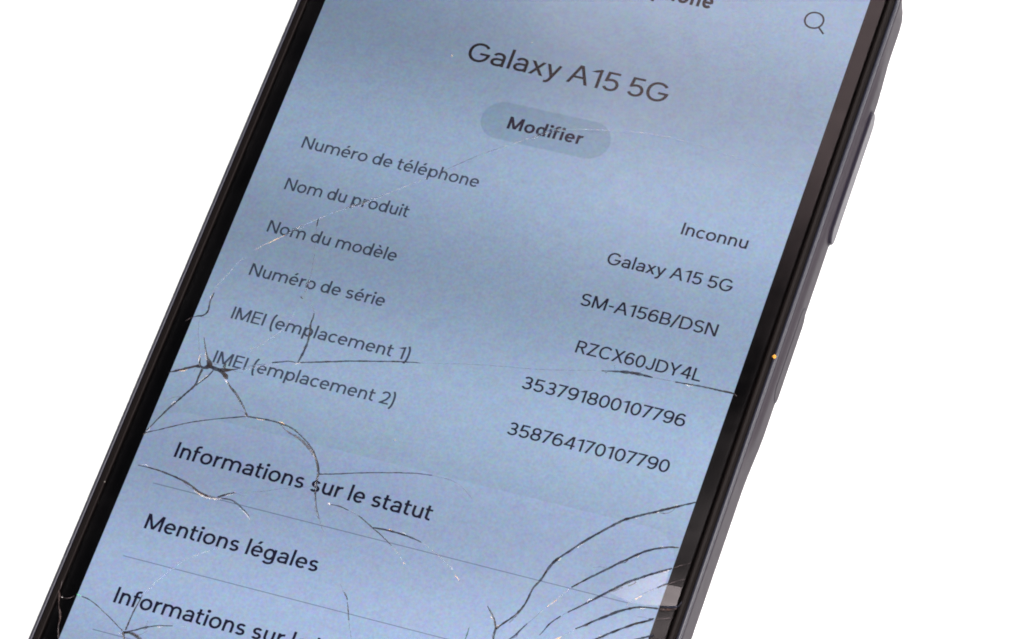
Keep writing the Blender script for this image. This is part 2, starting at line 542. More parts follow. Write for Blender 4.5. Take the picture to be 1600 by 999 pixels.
def glyph(ch, h):
    """returns (width, polygons)"""
    P = Pen(h)
    b = 1.8 * h               # thickness of level bars
    if ch in 'éè':
        w, P.p = glyph('e', h)
        if ch == 'é':
            P.diag(27, 83, 38, 103)
        else:
            P.diag(32, 83, 21, 103)
        return w, P.p
    if ch == 'À':
        w, P.p = glyph('A', h)
        P.diag(46, 108, 34, 126)
        return w, P.p
    if ch == 'o': w = 64; P.arc(32, 36, 32 - h, 37 - h, 0, 360)
    elif ch == 'c': w = 55; P.arc(31, 36, 31 - h, 37 - h, 44, 316)
    elif ch == 'e': w = 60; P.arc(30, 36, 30 - h, 37 - h, -6, 318); P.rect(h, 36 - b / 2, 60 - h, 36 + b / 2)
    elif ch == 'd': w = 62; P.arc(29.5, 36, 29.5 - h, 37 - h, 0, 360); P.rect(w - 2 * h, 0, w, ASC)
    elif ch == 'b': w = 62; P.arc(32.5, 36, 29.5 - h, 37 - h, 0, 360); P.rect(0, 0, 2 * h, ASC)
    elif ch == 'p': w = 62; P.arc(32.5, 36, 29.5 - h, 37 - h, 0, 360); P.rect(0, DESC, 2 * h, XH)
    elif ch == 'g': w = 62; P.arc(29.5, 36, 29.5 - h, 37 - h, 0, 360); P.rect(w - 2 * h, -2, w, XH); P.arc(31, -2, 31 - h, 27 - h, 360, 208)
    elif ch in 'nh': w = 55; P.rect(0, 0, 2 * h, XH if ch == 'n' else ASC); P.arc(27.5, 40, 27.5 - h, 33 - h, 0, 172); P.rect(w - 2 * h, 0, w, 41)
    elif ch == 'm':
        w = 100; P.rect(0, 0, 2 * h, XH)
        for a in (h, 50): P.arc(a + (50 - h) / 2, 42, (50 - h) / 2, 31 - h, 0, 172); P.rect(a + 50 - 2 * h, 0, a + 50, 43)
    elif ch == 'u': w = 55; P.rect(w - 2 * h, 0, w, XH); P.arc(27.5, 32, 27.5 - h, 33 - h, 180, 352); P.rect(0, 31, 2 * h, XH)
    elif ch == 'r': w = 37; P.rect(0, 0, 2 * h, XH); P.arc(33, 36, 33 - h, 37 - h, 178, 84)
    elif ch == 'l': w = 2 * h; P.rect(0, 0, w, ASC)
    elif ch == 'i': w = 2 * h; P.rect(0, 0, w, XH); P.dot(h, 93, 1.45 * h)
    elif ch == 't': w = 40; P.rect(14 - h, 17, 14 + h, 93); P.arc(32, 18, 18, 18.5 - h, 180, 282); P.rect(0, XH - b, 38, XH)
    elif ch == 'f': w = 38; P.rect(13 - h, 0, 13 + h, 85); P.arc(32, 84, 19, 22 - h, 180, 80); P.rect(0, XH - b, 35, XH)
    elif ch == 'a':
        w = 56; P.rect(w - 2 * h, 0, w, 46); P.arc(29, 46, 27 - h, 27 - h, 0, 158)
        P.arc(24, 21, 24 - h, 22 - h, 90, 270); P.rect(23, 43 - b, w - h, 43); P.arc(24, 21, 33 - h, 22 - h, 270, 345)
    elif ch in 'sS':
        w, H = (51, 73) if ch == 's' else (66, 102)
        ro = (H + 2 * h) / 4; y0 = -1
        P.arc(w / 2, y0 + H - ro, w / 2 - h - 1.5, ro - h, 28, 270); P.arc(w / 2, y0 + ro, w / 2 - h, ro - h, 90, -152)
    elif ch == 'x': w = 60; P.diag(7, 0, 52, XH); P.diag(53, 0, 8, XH)
    elif ch == 'y': w = 60; P.diag(6, XH, 30, 6); P.spline([(54, XH), (43, 42), (32, 12), (25, -8), (17, -20), (5, -22)])
    elif ch == '-': w = 32; P.rect(0, 38, w, 38 + b)
    elif ch == '/': w = 44; P.diag(5, -8, 39, 106)
    elif ch == '(': w = 24; P.spline([(21, 112), (10, 84), (h, 42), (10, 0), (21, -28)])
    elif ch == ')': w = 24; P.spline([(3, 112), (14, 84), (w - h, 42), (14, 0), (3, -28)])
    elif ch == 'I': w = 2 * h; P.rect(0, 0, w, CAP)
    elif ch == 'L': w = 56; P.rect(0, 0, 2 * h, CAP); P.rect(h, 0, w, b)
    elif ch == 'E': w = 58; P.rect(0, 0, 2 * h, CAP); P.rect(h, 0, w, b); P.rect(h, CAP - b, w, CAP); P.rect(h, 51 - b / 2, w - 4, 51 + b / 2)
    elif ch == 'N': w = 74; P.rect(0, 0, 2 * h, CAP); P.rect(w - 2 * h, 0, w, CAP); P.diag(1.25 * h, CAP, w - 1.25 * h, 0)
    elif ch == 'M': w = 90; P.rect(0, 0, 2 * h, CAP); P.rect(w - 2 * h, 0, w, CAP); P.diag(1.15 * h, CAP, 45, 4); P.diag(w - 1.15 * h, CAP, 45, 4)
    elif ch == 'A': w = 84; P.diag(6, 0, 41, CAP); P.diag(78, 0, 43, CAP); P.rect(20, 30, 64, 30 + b)
    elif ch == 'B':
        w = 67; ro = (100 + 2 * h) / 4; P.rect(0, 0, 2 * h, CAP)
        P.rect(h, CAP - b, 38, CAP); P.rect(h, 50 - b / 2, 40, 50 + b / 2); P.rect(h, 0, 38, b)
        P.arc(37, CAP - ro, 26 - h, ro - h, -90, 90); P.arc(37, ro, 30 - h, ro - h, -90, 90)
    elif ch == 'D': w = 78; P.rect(0, 0, 2 * h, CAP); P.rect(h, 0, 35, b); P.rect(h, CAP - b, 35, CAP); P.arc(34, 50, 44 - h, 50 - h, -90, 90)
    elif ch == 'R': w = 68; P.rect(0, 0, 2 * h, CAP); P.rect(h, CAP - b, 38, CAP); P.rect(h, 43, 38, 43 + b); P.arc(36, 71.5, 29 - h, 28.5 - h, -90, 90); P.diag(36, 44, 61, 0)
    elif ch == 'G': w = 88; P.arc(44, 50, 44 - h, 51.5 - h, 38, 358); P.rect(47, 50 - b, w, 50)
    elif ch == 'C': w = 82; P.arc(44, 50, 44 - h, 51.5 - h, 40, 320)
    elif ch == 'J': w = 54; P.rect(w - 2 * h, 28, w, CAP); P.arc(27, 28, 27 - h, 29 - h, 360, 188)
    elif ch == 'X': w = 76; P.diag(7, 0, 68, CAP); P.diag(69, 0, 8, CAP)
    elif ch == 'Y': w = 76; P.diag(6, CAP, 38, 42); P.diag(70, CAP, 38, 42); P.rect(38 - h, 0, 38 + h, 46)
    elif ch == 'Z': w = 68; P.rect(2, CAP - b, 66, CAP); P.rect(0, 0, w, b); P.diag(8, b * 0.5, 60, CAP - b * 0.5)
    elif ch == '0': w = 64; P.arc(32, 50, 32 - h, 51 - h, 0, 360)
    elif ch == '1': w = 36; P.rect(w - 2 * h, 0, w, CAP); P.diag(3, 80, w - h, 96)
    elif ch == '2':
        w = 60; c = Pen.arcpts(30, 71, 29 - h, 30 - h, 168, -28); c += [(40, 38), (22, 19), (7, 5)]
        P.ribbon(c); P.rect(0, 0, w, b)
    elif ch == '3':
        w = 63; ro = (102 + 2 * h) / 4
        P.arc(31, 101 - ro, 28 - h, ro - h, 152, -90); P.arc(31.5, -1 + ro, 31.5 - h, ro - h, 90, -158); P.rect(20, 50 - b / 2, 33, 50 + b / 2)
    elif ch == '4': w = 70; P.rect(52 - h, 0, 52 + h, CAP); P.rect(2, 23, w, 23 + b); P.diag(8, 24, 49, CAP)
    elif ch == '5': w = 62; P.rect(11, CAP - b, 57, CAP); P.diag(8, 46, 13.5, CAP); P.arc(30, 32, 32 - h, 33 - h, 128, -156)
    elif ch == '6': w = 65; P.arc(32.5, 32, 32.5 - h, 33 - h, 0, 360); P.arc(34.5, 50, 34.5 - h, 51 - h, 46, 200)
    elif ch == '9':
        w, pp = glyph('6', h)
        P.p = [[(w - x, CAP - y) for x, y in q] for q in pp]
    elif ch == '7': w = 60; P.rect(0, CAP - b, w, CAP); P.diag(17, 0, 53, CAP)
    elif ch == '8':
        w = 64; ro = (102 + 2 * h) / 4
        P.arc(32, 101 - ro, 28.5 - h, ro - h, 0, 360); P.arc(32, -1 + ro, 32 - h, ro - h, 0, 360)
    else:
        w = 40
    return w, P.p


LSB = {**dict.fromkeys('oecdgaGCS0689s', 4.0), **dict.fromkeys('xyXYA/7', 2.0), **dict.fromkeys('tf', 2.5), **dict.fromkeys('1', 6.0), 'J': 3.0, '(': 7.0, ')': 3.0, '-': 6.0, '2': 6.0, '3': 5.0, '4': 3.0, '5': 5.0, 'Z': 5.0}
RSB = {**dict.fromkeys('oecbpGD0689sBS', 4.0), **dict.fromkeys('xyXYA/7', 2.0), **dict.fromkeys('rtf', 1.5), 'L': 2.0, '(': 3.0, ')': 7.0, '-': 6.0, '2': 6.0, '3': 5.5, '4': 4.0, '5': 5.5, 'Z': 5.0, 'E': 5.0, 'R': 4.0, '1': 9.0}


def text_line(name, s, xl, xr, base, cap, h, mat, parent, z=0.0, sx=None):
    polys, pen = [], 0.0
    first, last = None, None
    for ch in s:
        if ch == ' ':
            pen += 28.0
            continue
        key = 'e' if ch in 'éè' else ch
        w, pp = glyph(ch, h)
        if first is not None:
            pen += LSB.get(key, 6.8)
        for q in pp:
            polys.append([(x + pen, y) for x, y in q])
        if first is None:
            first = pen
        pen += w
        last = pen
        pen += RSB.get(key, 6.8)
    scale = sx if sx else (xr - xl) / (last - first)
    vs, fs = [], []
    for q in polys:
        i0 = len(vs)
        vs += [W(xl + x * scale, base + y * cap / 100.0, z) for x, y in q]
        fs.append(list(range(i0, i0 + len(q))))
    o = link(name, vs, fs, mat, parent)
    return o, scale


# shapes of the page
sheet('list_card', rrect(34.55, -88.9, -23.05, 4.4), -0.010, 'card', display)
sheet('edit_button', rrect(8.68, 24.78, 30.38, 2.79, 14), -0.005, 'pill', display)
for y in (-33.42, -43.78, -54.1):
    sheet('divider_line', [(-31.05, y - 0.055), (30.95, y - 0.055), (30.95, y + 0.055), (-31.05, y + 0.055)], -0.002, 'rule', display)

text_line('page_header', 'À propos du téléphone', -15.0, 15.05, 50.5, 2.45, 9.0, 'title', display)
text_line('page_title', 'Galaxy A15 5G', -13.56, 13.66, 35.27, 2.86, 6.4, 'title', display)
text_line('button_caption', 'Modifier', -5.02, 5.09, 26.6, 1.86, 8.6, 'head', display, 0.004)
rows = [(17.20, 'Numéro de téléphone', -5.78, 'Inconnu', 21.39), (10.73, 'Nom du produit', -13.06, 'Galaxy A15 5G', 13.60),
        (4.21, 'Nom du modèle', -12.40, 'SM-A156B/DSN', 12.20), (-2.38, 'Numéro de série', -11.67, 'RZCX60JDY4L', 13.78),
        (-8.92, 'IMEI (emplacement 1)', -6.06, '353791800107796', 8.86), (-15.48, 'IMEI (emplacement 2)', -5.73, '358764170107790', 9.16)]
for y, a, ar, b_, bl in rows:
    text_line('row_label', a, -29.95, ar, y, 1.77, 6.8, 'label', display)
    text_line('row_value', b_, bl, 30.05, y, 1.77, 6.9, 'value', display)
_, s1 = text_line('list_entry', 'Informations sur le statut', -29.92, 4.02, -29.32, 2.16, 7.2, 'head', display)
text_line('list_entry', 'Mentions légales', -29.98, -7.16, -39.57, 2.10, 7.2, 'head', display)
text_line('list_entry', 'Informations sur la batterie', -30.0, 0, -50.02, 2.16, 7.2, 'head', display, sx=s1)

# search symbol
ring, n = [], 40
P = Pen(0.125)
P.arc(28.48, 52.13, 1.20, 1.20, 0, 360)
P.ribbon([(29.28, 51.30), (29.75, 50.85), (30.24, 50.38)])
vs, fs = [], []
for q in P.p:
    i0 = len(vs)
    vs += [W(x, y, 0.0) for x, y in q]
    fs.append(list(range(i0, i0 + len(q))))
link('search_icon', vs, fs, 'title', display)

# ---------------------------------------------------------------- fractures in the cover glass
CRACKS = [
    ["dark",[[-34.63,-10.21,0.087],[-33.98,-9.85,0.194],[-33.38,-9.59,0.194],[-33.01,-8.97,0.194],[-33.08,-8.07,0.194],[-33.19,-7.33,0.194],[-33.16,-6.12,0.087]]],
    ["grey",[[-35.26,-10.86,0.054],[-34.88,-10.47,0.121],[-34.55,-10.19,0.054]]],
    ["faint",[[-33.65,-10.05,0.044],[-33.14,-11.83,0.097],[-32.31,-13.8,0.097],[-31.43,-15.66,0.044]]],
    ["dark",[[-32.1,-12.51,0.081],[-31.35,-14.02,0.161],[-30.69,-15.08,0.242],[-30.26,-15.63,0.484],[-29.95,-16.12,0.565],[-29.58,-16.4,0.323]]],
    ["dark",[[-31.49,-15.48,0.081],[-31.31,-16.19,0.202],[-30.92,-16.75,0.323]]],
    ["dark",[[-34.8,-18.45,0.097],[-33.85,-17.96,0.202],[-32.78,-17.35,0.282],[-31.42,-16.6,0.323],[-30.61,-16.67,0.403],[-29.88,-16.29,0.403],[-28.97,-16.42,0.403],[-27.96,-16.34,0.403],[-27.04,-16.0,0.242],[-26.31,-15.67,0.081]]],
    ["faint",[[-26.31,-15.67,0.058],[-24.88,-14.86,0.129],[-23.56,-14.23,0.058]]],
    ["prism",[[-25.97,-15.63,0.218],[-25.08,-15.25,0.484],[-24.06,-14.74,0.484],[-22.87,-14.23,0.484],[-21.64,-13.81,0.218]]],
    ["dark",[[-27.86,-16.13,0.161],[-28.15,-15.83,0.323],[-28.08,-15.33,0.161]]],
    ["dark",[[-28.81,-16.38,0.323],[-28.1,-16.66,0.484],[-27.43,-17.05,0.484],[-27.19,-17.46,0.323]]],
    ["dark",[[-26.98,-17.78,0.121],[-26.22,-18.43,0.242],[-25.38,-19.05,0.242],[-24.2,-20.14,0.202],[-23.35,-21.03,0.129],[-22.86,-21.65,0.129]]],
    ["glint",[[-27.73,-16.94,0.073],[-27.31,-17.59,0.161],[-26.81,-18.02,0.073]]],
    ["dark",[[-30.7,-16.88,0.242],[-30.75,-18.13,0.242],[-30.8,-19.37,0.21],[-31.74,-21.22,0.21],[-32.99,-23.62,0.194],[-34.08,-26.16,0.161],[-34.54,-27.21,0.121]]],
    ["dark",[[-29.29,-16.7,0.129],[-29.54,-17.43,0.161],[-30.07,-18.32,0.161],[-30.64,-19.32,0.121]]],
    ["glint",[[-29.74,-17.58,0.087],[-30.05,-18.13,0.194],[-30.49,-18.81,0.087]]],
    ["dark",[[-22.44,-13.74,0.121],[-21.31,-13.3,0.161],[-20.4,-12.96,0.129],[-19.48,-12.9,0.177]]],
    ["dark",[[-19.15,-12.86,0.129],[-16.59,-12.09,0.161],[-13.5,-11.14,0.177],[-10.37,-10.32,0.161],[-6.84,-9.44,0.145],[-4.29,-8.95,0.081]]],
    ["faint",[[-4.29,-8.95,0.036],[-1.69,-8.35,0.081],[0.65,-7.78,0.081],[5.0,-6.9,0.081],[10.97,-5.87,0.081],[17.31,-4.27,0.036]]],
    ["dark",[[-19.3,-12.9,0.161],[-19.13,-11.72,0.274],[-19.06,-10.75,0.242],[-19.14,-9.35,0.21],[-19.53,-7.55,0.21],[-19.69,-6.64,0.081]]],
    ["dark",[[-19.61,-7.1,0.121],[-19.63,-6.34,0.202],[-19.73,-5.6,0.081]]],
    ["glint",[[-19.63,-13.18,0.08],[-19.19,-12.97,0.177],[-18.86,-12.69,0.08]]],
    ["pale",[[-22.16,-6.05,0.058],[-22.33,-7.24,0.129],[-22.62,-8.56,0.129],[-23.42,-9.92,0.129],[-24.19,-10.88,0.129],[-24.91,-11.74,0.129],[-25.54,-12.38,0.129],[-26.28,-13.43,0.058]]],
    ["dark",[[-22.19,-3.85,0.177],[-21.85,-4.05,0.121]]],
    ["faint",[[-23.95,7.43,0.054],[-23.88,6.76,0.121],[-23.53,5.68,0.121],[-23.2,4.4,0.054]]],
    ["dark",[[-23.9,7.54,0.121],[-23.93,7.14,0.177],[-23.75,6.41,0.081]]],
    ["faint",[[-23.2,4.4,0.036],[-22.58,2.23,0.081],[-22.09,-0.07,0.081],[-21.85,-1.93,0.036]]],
    ["prism",[[-21.95,-0.7,0.163],[-21.93,-1.47,0.363],[-21.88,-2.33,0.363],[-21.86,-3.09,0.163]]],
    ["prism",[[-11.4,-27.08,0.163],[-11.25,-27.95,0.363],[-11.1,-28.83,0.363],[-10.87,-29.68,0.163]]],
    ["prism",[[-27.21,4.13,0.145],[-26.61,4.88,0.323],[-26.13,5.49,0.323],[-25.5,6.15,0.145]]],
    ["faint",[[-21.99,-1.3,0.065],[-21.88,-2.33,0.145],[-21.9,-3.2,0.065]]],
    ["pale",[[-31.04,0.01,0.036],[-31.81,-1.45,0.081],[-32.44,-3.27,0.081],[-33.0,-4.58,0.081],[-33.45,-5.95,0.036]]],
    ["gold",[[-29.1,2.37,0.065],[-28.26,3.17,0.145],[-27.24,4.22,0.065]]],
    ["pale",[[-30.37,1.06,0.065],[-29.69,1.82,0.145],[-29.1,2.37,0.065]]],
    ["pale",[[-27.24,4.22,0.073],[-26.08,5.6,0.161],[-25.08,6.45,0.161],[-23.98,7.52,0.161],[-22.22,8.96,0.161],[-20.39,10.42,0.073]]],
    ["prism",[[-21.06,9.85,0.16],[-20.52,10.29,0.355],[-19.96,10.68,0.355],[-19.27,11.2,0.355],[-18.44,11.81,0.355],[-17.62,12.47,0.355],[-16.93,12.99,0.16]]],
    ["pale",[[-21.06,9.85,0.051],[-20.39,10.42,0.113],[-18.85,11.51,0.113],[-17.64,12.51,0.113],[-16.47,13.4,0.113],[-14.58,14.98,0.113],[-12.9,16.4,0.113],[-11.83,17.07,0.051]]],
    ["faint",[[-11.83,17.07,0.054],[-10.24,18.77,0.121],[-8.45,20.42,0.121],[-7.06,21.67,0.121],[-5.55,22.85,0.121],[-4.16,23.91,0.054]]],
    ["pale",[[-6.22,22.28,0.054],[-4.13,23.81,0.121],[-2.75,24.87,0.121],[-1.0,26.11,0.121],[0.11,26.69,0.054]]],
    ["prism",[[-1.47,25.69,0.218],[-0.79,26.27,0.484],[0.47,27.18,0.484],[1.78,27.92,0.484],[3.27,28.4,0.218]]],
    ["pale",[[3.27,28.4,0.044],[5.44,28.91,0.097],[7.87,29.39,0.097],[9.89,29.81,0.097],[11.93,30.13,0.097],[14.86,30.39,0.097],[17.01,30.35,0.097],[19.19,30.22,0.044]]],
    ["pale",[[19.19,30.22,0.033],[22.68,29.93,0.073],[25.8,29.46,0.073],[28.04,29.06,0.073],[31.28,28.13,0.073],[34.58,26.95,0.033]]],
    ["dark",[[17.94,-4.15,0.081],[19.51,-3.83,0.177],[21.08,-3.55,0.323],[22.29,-3.42,0.339],[23.37,-3.41,0.258],[24.37,-3.42,0.113]]],
    ["faint",[[24.37,-3.42,0.054],[26.01,-3.35,0.121],[27.23,-3.31,0.054]]],
    ["dark",[[27.23,-3.31,0.129],[28.85,-3.2,0.161],[30.88,-3.07,0.177],[32.93,-3.04,0.194],[34.81,-2.99,0.21]]],
    ["faint",[[19.16,-2.76,0.051],[19.36,-3.26,0.113],[19.57,-3.77,0.051]]],
    ["grey",[[34.62,-2.91,0.044],[34.95,-3.19,0.097],[35.2,-3.21,0.044]]],
    ["dark",[[-34.63,-27.42,0.129],[-33.53,-26.71,0.113],[-32.46,-26.1,0.113],[-30.84,-25.15,0.113],[-29.26,-24.3,0.113],[-26.53,-23.1,0.113],[-22.91,-21.76,0.145]]],
    ["dark",[[-23.14,-21.35,0.242],[-22.64,-21.78,0.161]]],
    ["dark",[[-22.83,-21.73,0.129],[-20.67,-21.53,0.161],[-18.69,-21.56,0.194],[-16.7,-21.86,0.161],[-14.81,-22.83,0.161],[-13.78,-23.57,0.194],[-13.0,-24.29,0.226],[-11.99,-25.67,0.242],[-11.32,-27.05,0.242]]],
    ["brown",[[-18.48,-21.68,0.097],[-17.09,-22.43,0.194],[-15.46,-22.92,0.363],[-14.09,-23.66,0.363],[-12.93,-24.73,0.242]]],
    ["glint",[[-13.54,-23.97,0.051],[-12.57,-25.0,0.113],[-11.67,-26.32,0.113],[-11.27,-26.95,0.051]]],
    ["dark",[[-11.43,-26.99,0.274],[-11.23,-28.22,0.21],[-10.89,-29.5,0.194],[-10.49,-30.49,0.161],[-9.95,-31.52,0.129],[-9.13,-32.85,0.081]]],
    ["faint",[[-9.13,-32.85,0.044],[-8.6,-33.61,0.097],[-8.0,-34.35,0.044]]],
    ["dark",[[-11.27,-26.95,0.145],[-9.28,-26.39,0.129],[-7.38,-25.8,0.121],[-4.72,-24.99,0.113],[-2.65,-24.43,0.113],[0.3,-23.73,0.097],[2.3,-23.46,0.081]]],
    ["faint",[[2.3,-23.46,0.051],[3.55,-23.44,0.113],[4.82,-23.51,0.113],[5.91,-23.76,0.051]]],
    ["faint",[[5.91,-23.76,0.036],[7.06,-24.45,0.081],[8.17,-25.24,0.036]]],
    ["faint",[[-10.85,-28.58,0.033],[-12.88,-29.26,0.073],[-15.12,-30.1,0.073],[-17.31,-31.06,0.073],[-20.18,-32.02,0.033]]],
    ["dark",[[-33.66,-31.71,0.081],[-32.3,-31.67,0.145],[-30.72,-31.75,0.161],[-29.09,-31.96,0.194],[-27.33,-32.31,0.242],[-26.07,-32.7,0.21],[-24.85,-33.2,0.194],[-23.66,-33.42,0.161]]],
    ["brown",[[-26.0,-32.87,0.194],[-24.82,-33.28,0.323],[-23.62,-33.51,0.403],[-22.4,-33.36,0.323],[-21.6,-32.77,0.161]]],
    ["dark",[[-22.43,-33.27,0.161],[-21.55,-32.67,0.194],[-20.49,-32.11,0.113]]],
    ["glint",[[-25.64,-33.14,0.087],[-24.65,-33.51,0.194],[-23.72,-33.71,0.194],[-22.49,-33.56,0.194],[-21.6,-33.23,0.087]]],
    ["glint",[[-21.57,-32.86,0.073],[-21.04,-32.44,0.161],[-20.52,-32.02,0.073]]],
    ["dark",[[-21.98,-33.33,0.129],[-20.76,-33.19,0.161],[-19.8,-33.47,0.161],[-18.75,-34.01,0.129],[-17.65,-34.71,0.097]]],
    ["glint",[[-19.2,-33.95,0.051],[-18.23,-34.51,0.113],[-17.41,-35.1,0.051]]],
    ["dark",[[-8.62,-30.53,0.081],[-7.63,-30.49,0.113],[-6.76,-30.57,0.113],[-6.03,-30.73,0.081]]],
    ["glint",[[-8.84,-30.4,0.142],[-8.52,-30.59,0.142]]],
    ["faint",[[-6.03,-30.73,0.071],[-4.64,-31.08,0.071]]],
    ["dark",[[-4.64,-31.08,0.113],[-3.54,-31.6,0.129],[-2.4,-32.19,0.129],[-0.88,-32.95,0.113],[0.69,-33.87,0.081]]],
    ["pale",[[0.93,-34.07,0.047],[1.8,-34.65,0.105],[2.44,-35.28,0.047]]],
    ["gold",[[2.81,-35.62,0.142],[3.05,-35.83,0.142]]],
    ["dark",[[-2.42,-32.15,0.145],[-0.79,-32.02,0.194],[1.13,-32.04,0.194],[2.59,-32.18,0.177],[4.11,-32.49,0.097]]],
    ["pale",[[4.11,-32.49,0.058],[5.36,-32.95,0.129],[7.04,-33.75,0.058]]],
    ["pale",[[7.04,-33.75,0.04],[7.98,-34.3,0.089],[8.89,-35.03,0.04]]],
    ["gold",[[9.49,-35.58,0.103],[10.27,-36.16,0.103]]],
    ["faint",[[-3.62,-40.43,0.044],[-3.03,-41.15,0.097],[-2.43,-41.88,0.044]]],
    ["dark",[[-2.79,-41.35,0.113],[-2.39,-41.78,0.161],[-2.06,-42.22,0.081]]],
    ["dark",[[-2.01,-42.47,0.081],[-1.49,-43.57,0.129],[-0.98,-44.76,0.129]]],
    ["faint",[[-0.98,-44.76,0.044],[-0.4,-45.92,0.097],[0.18,-47.08,0.097],[1.19,-49.43,0.044]]],
    ["pale",[[-19.59,-39.68,0.065],[-21.29,-40.78,0.145],[-22.81,-41.92,0.145],[-23.86,-42.93,0.145],[-24.7,-44.06,0.065]]],
    ["pale",[[-24.7,-44.06,0.044],[-25.57,-45.55,0.097],[-26.29,-47.19,0.097],[-26.65,-48.45,0.044]]],
    ["dark",[[-26.71,-48.29,0.081],[-26.75,-49.28,0.145],[-26.91,-50.4,0.161],[-26.98,-51.75,0.161],[-26.98,-53.27,0.177]]],
    ["dark",[[-27.01,-53.63,0.242],[-26.11,-53.11,0.194],[-24.89,-52.33,0.177],[-23.96,-51.9,0.145],[-23.08,-51.57,0.097],[-21.56,-51.15,0.081]]],
    ["pale",[[-21.71,-51.19,0.044],[-20.8,-50.94,0.097],[-19.82,-50.85,0.044]]],
    ["dark",[[-27.19,-53.59,0.242],[-26.4,-53.46,0.242],[-25.66,-53.61,0.242],[-24.76,-53.98,0.161]]],
    ["brown",[[-26.12,-53.3,0.161],[-25.36,-53.53,0.242],[-24.32,-54.04,0.161]]],
    ["dark",[[-27.11,-53.57,0.274],[-26.66,-54.51,0.21],[-25.5,-56.84,0.161]]],
    ["dark",[[-33.86,-50.44,0.129],[-32.96,-50.55,0.113],[-31.76,-51.02,0.097],[-30.49,-51.65,0.097],[-29.08,-52.42,0.097],[-27.33,-53.45,0.129]]],
    ["green",[[-34.57,-50.36,0.142],[-34.05,-50.4,0.142]]],
    ["pale",[[-27.9,-54.14,0.051],[-27.54,-53.78,0.113],[-27.25,-53.43,0.051]]],
    ["grey",[[-36.18,-51.25,0.047],[-35.61,-51.19,0.105],[-35.1,-50.96,0.105],[-34.74,-50.59,0.047]]],
    ["brownline",[[-36.92,-50.47,0.161],[-36.55,-51.18,0.242],[-36.37,-51.84,0.161],[-36.08,-52.57,0.161],[-35.67,-53.17,0.242],[-35.35,-53.98,0.161],[-35.24,-54.66,0.194]]],
    ["grey",[[-35.31,-54.5,0.073],[-35.0,-55.48,0.161],[-34.52,-56.59,0.161],[-33.57,-59.07,0.073]]],
    ["grey",[[-37.08,-48.99,0.036],[-36.9,-49.66,0.081],[-36.83,-50.27,0.036]]],
    ["glint",[[-36.25,-51.18,0.129],[-36.14,-51.24,0.129]]],
    ["dark",[[34.65,-18.5,0.161],[32.45,-19.78,0.242],[30.39,-21.01,0.242],[28.68,-22.01,0.242],[26.98,-23.1,0.274],[25.13,-24.95,0.258],[23.34,-26.97,0.242],[21.9,-28.79,0.242],[20.51,-30.78,0.274],[19.74,-33.39,0.242],[19.18,-34.87,0.21],[18.91,-36.98,0.194],[18.25,-38.66,0.177],[17.43,-39.85,0.194],[16.61,-41.04,0.242]]],
    ["brown",[[30.79,-20.99,0.097],[31.58,-20.91,0.129],[32.24,-20.42,0.097],[32.46,-19.82,0.097]]],
    ["glint",[[22.54,-28.26,0.044],[23.0,-27.68,0.097],[23.34,-27.23,0.044]]],
    ["brown",[[19.23,-35.03,0.097],[18.78,-37.81,0.161],[17.86,-39.91,0.097]]],
    ["dark",[[16.56,-40.88,0.242],[16.58,-41.67,0.242],[16.78,-42.75,0.21],[17.37,-44.94,0.21]]],
    ["dark",[[16.64,-41.12,0.194],[16.16,-40.2,0.177],[15.66,-39.46,0.161],[14.65,-38.42,0.081]]],
    ["green2",[[13.4,-41.67,0.081],[13.45,-42.53,0.161],[13.5,-43.4,0.161],[13.75,-45.08,0.161]]],
    ["dark",[[34.55,-24.89,0.113],[33.34,-25.17,0.21],[31.22,-26.15,0.226],[29.1,-27.89,0.242],[27.13,-29.85,0.21],[25.1,-31.83,0.194],[23.65,-33.38,0.161]]],
    ["glint",[[33.58,-25.15,0.08],[34.0,-24.95,0.177],[34.57,-24.97,0.08]]],
    ["pale",[[23.65,-33.38,0.065],[23.48,-33.6,0.145],[23.0,-34.35,0.145],[22.54,-35.18,0.065]]],
    ["gold",[[22.45,-35.39,0.073],[22.01,-36.04,0.161],[21.62,-36.58,0.073]]],
    ["pale",[[21.62,-36.58,0.065],[21.26,-37.21,0.145],[21.05,-37.53,0.065]]],
    ["faint",[[21.05,-37.53,0.047],[20.45,-38.67,0.105],[19.92,-39.52,0.047]]],
    ["dark",[[20.02,-39.31,0.097],[19.45,-40.52,0.161],[19.07,-41.33,0.194],[18.61,-41.89,0.113],[17.72,-43.1,0.113]]],
    ["grey",[[36.58,-26.46,0.036],[35.5,-27.12,0.081],[34.56,-27.73,0.036]]],
    ["dark",[[34.57,-27.77,0.161],[33.23,-28.62,0.242],[31.89,-29.52,0.258],[30.07,-30.9,0.29],[28.41,-32.51,0.258],[26.57,-34.34,0.226],[25.18,-35.78,0.161],[24.25,-36.65,0.129]]],
    ["brown",[[30.16,-31.41,0.081],[30.62,-31.11,0.161],[30.94,-30.58,0.113]]],
    ["brown",[[28.61,-32.63,0.081],[29.05,-32.25,0.161],[29.61,-31.74,0.113]]],
    ["faint",[[24.25,-36.65,0.09],[23.71,-37.24,0.09]]],
    ["dark",[[23.59,-37.36,0.113],[22.91,-38.25,0.145],[22.46,-39.08,0.129],[21.94,-40.45,0.081]]],
    ["grey",[[36.48,-28.7,0.047],[35.54,-29.31,0.105],[34.68,-29.9,0.047]]],
    ["dark",[[34.67,-29.86,0.21],[34.09,-30.33,0.161],[33.65,-30.72,0.161]]],
    ["pale",[[33.65,-30.72,0.065],[32.89,-31.37,0.145],[32.18,-31.92,0.065]]],
    ["gold",[[32.18,-32.18,0.109],[31.7,-32.71,0.242],[31.52,-32.89,0.109]]],
    ["pale",[[31.52,-32.89,0.051],[31.06,-33.46,0.113],[30.74,-33.98,0.051]]],
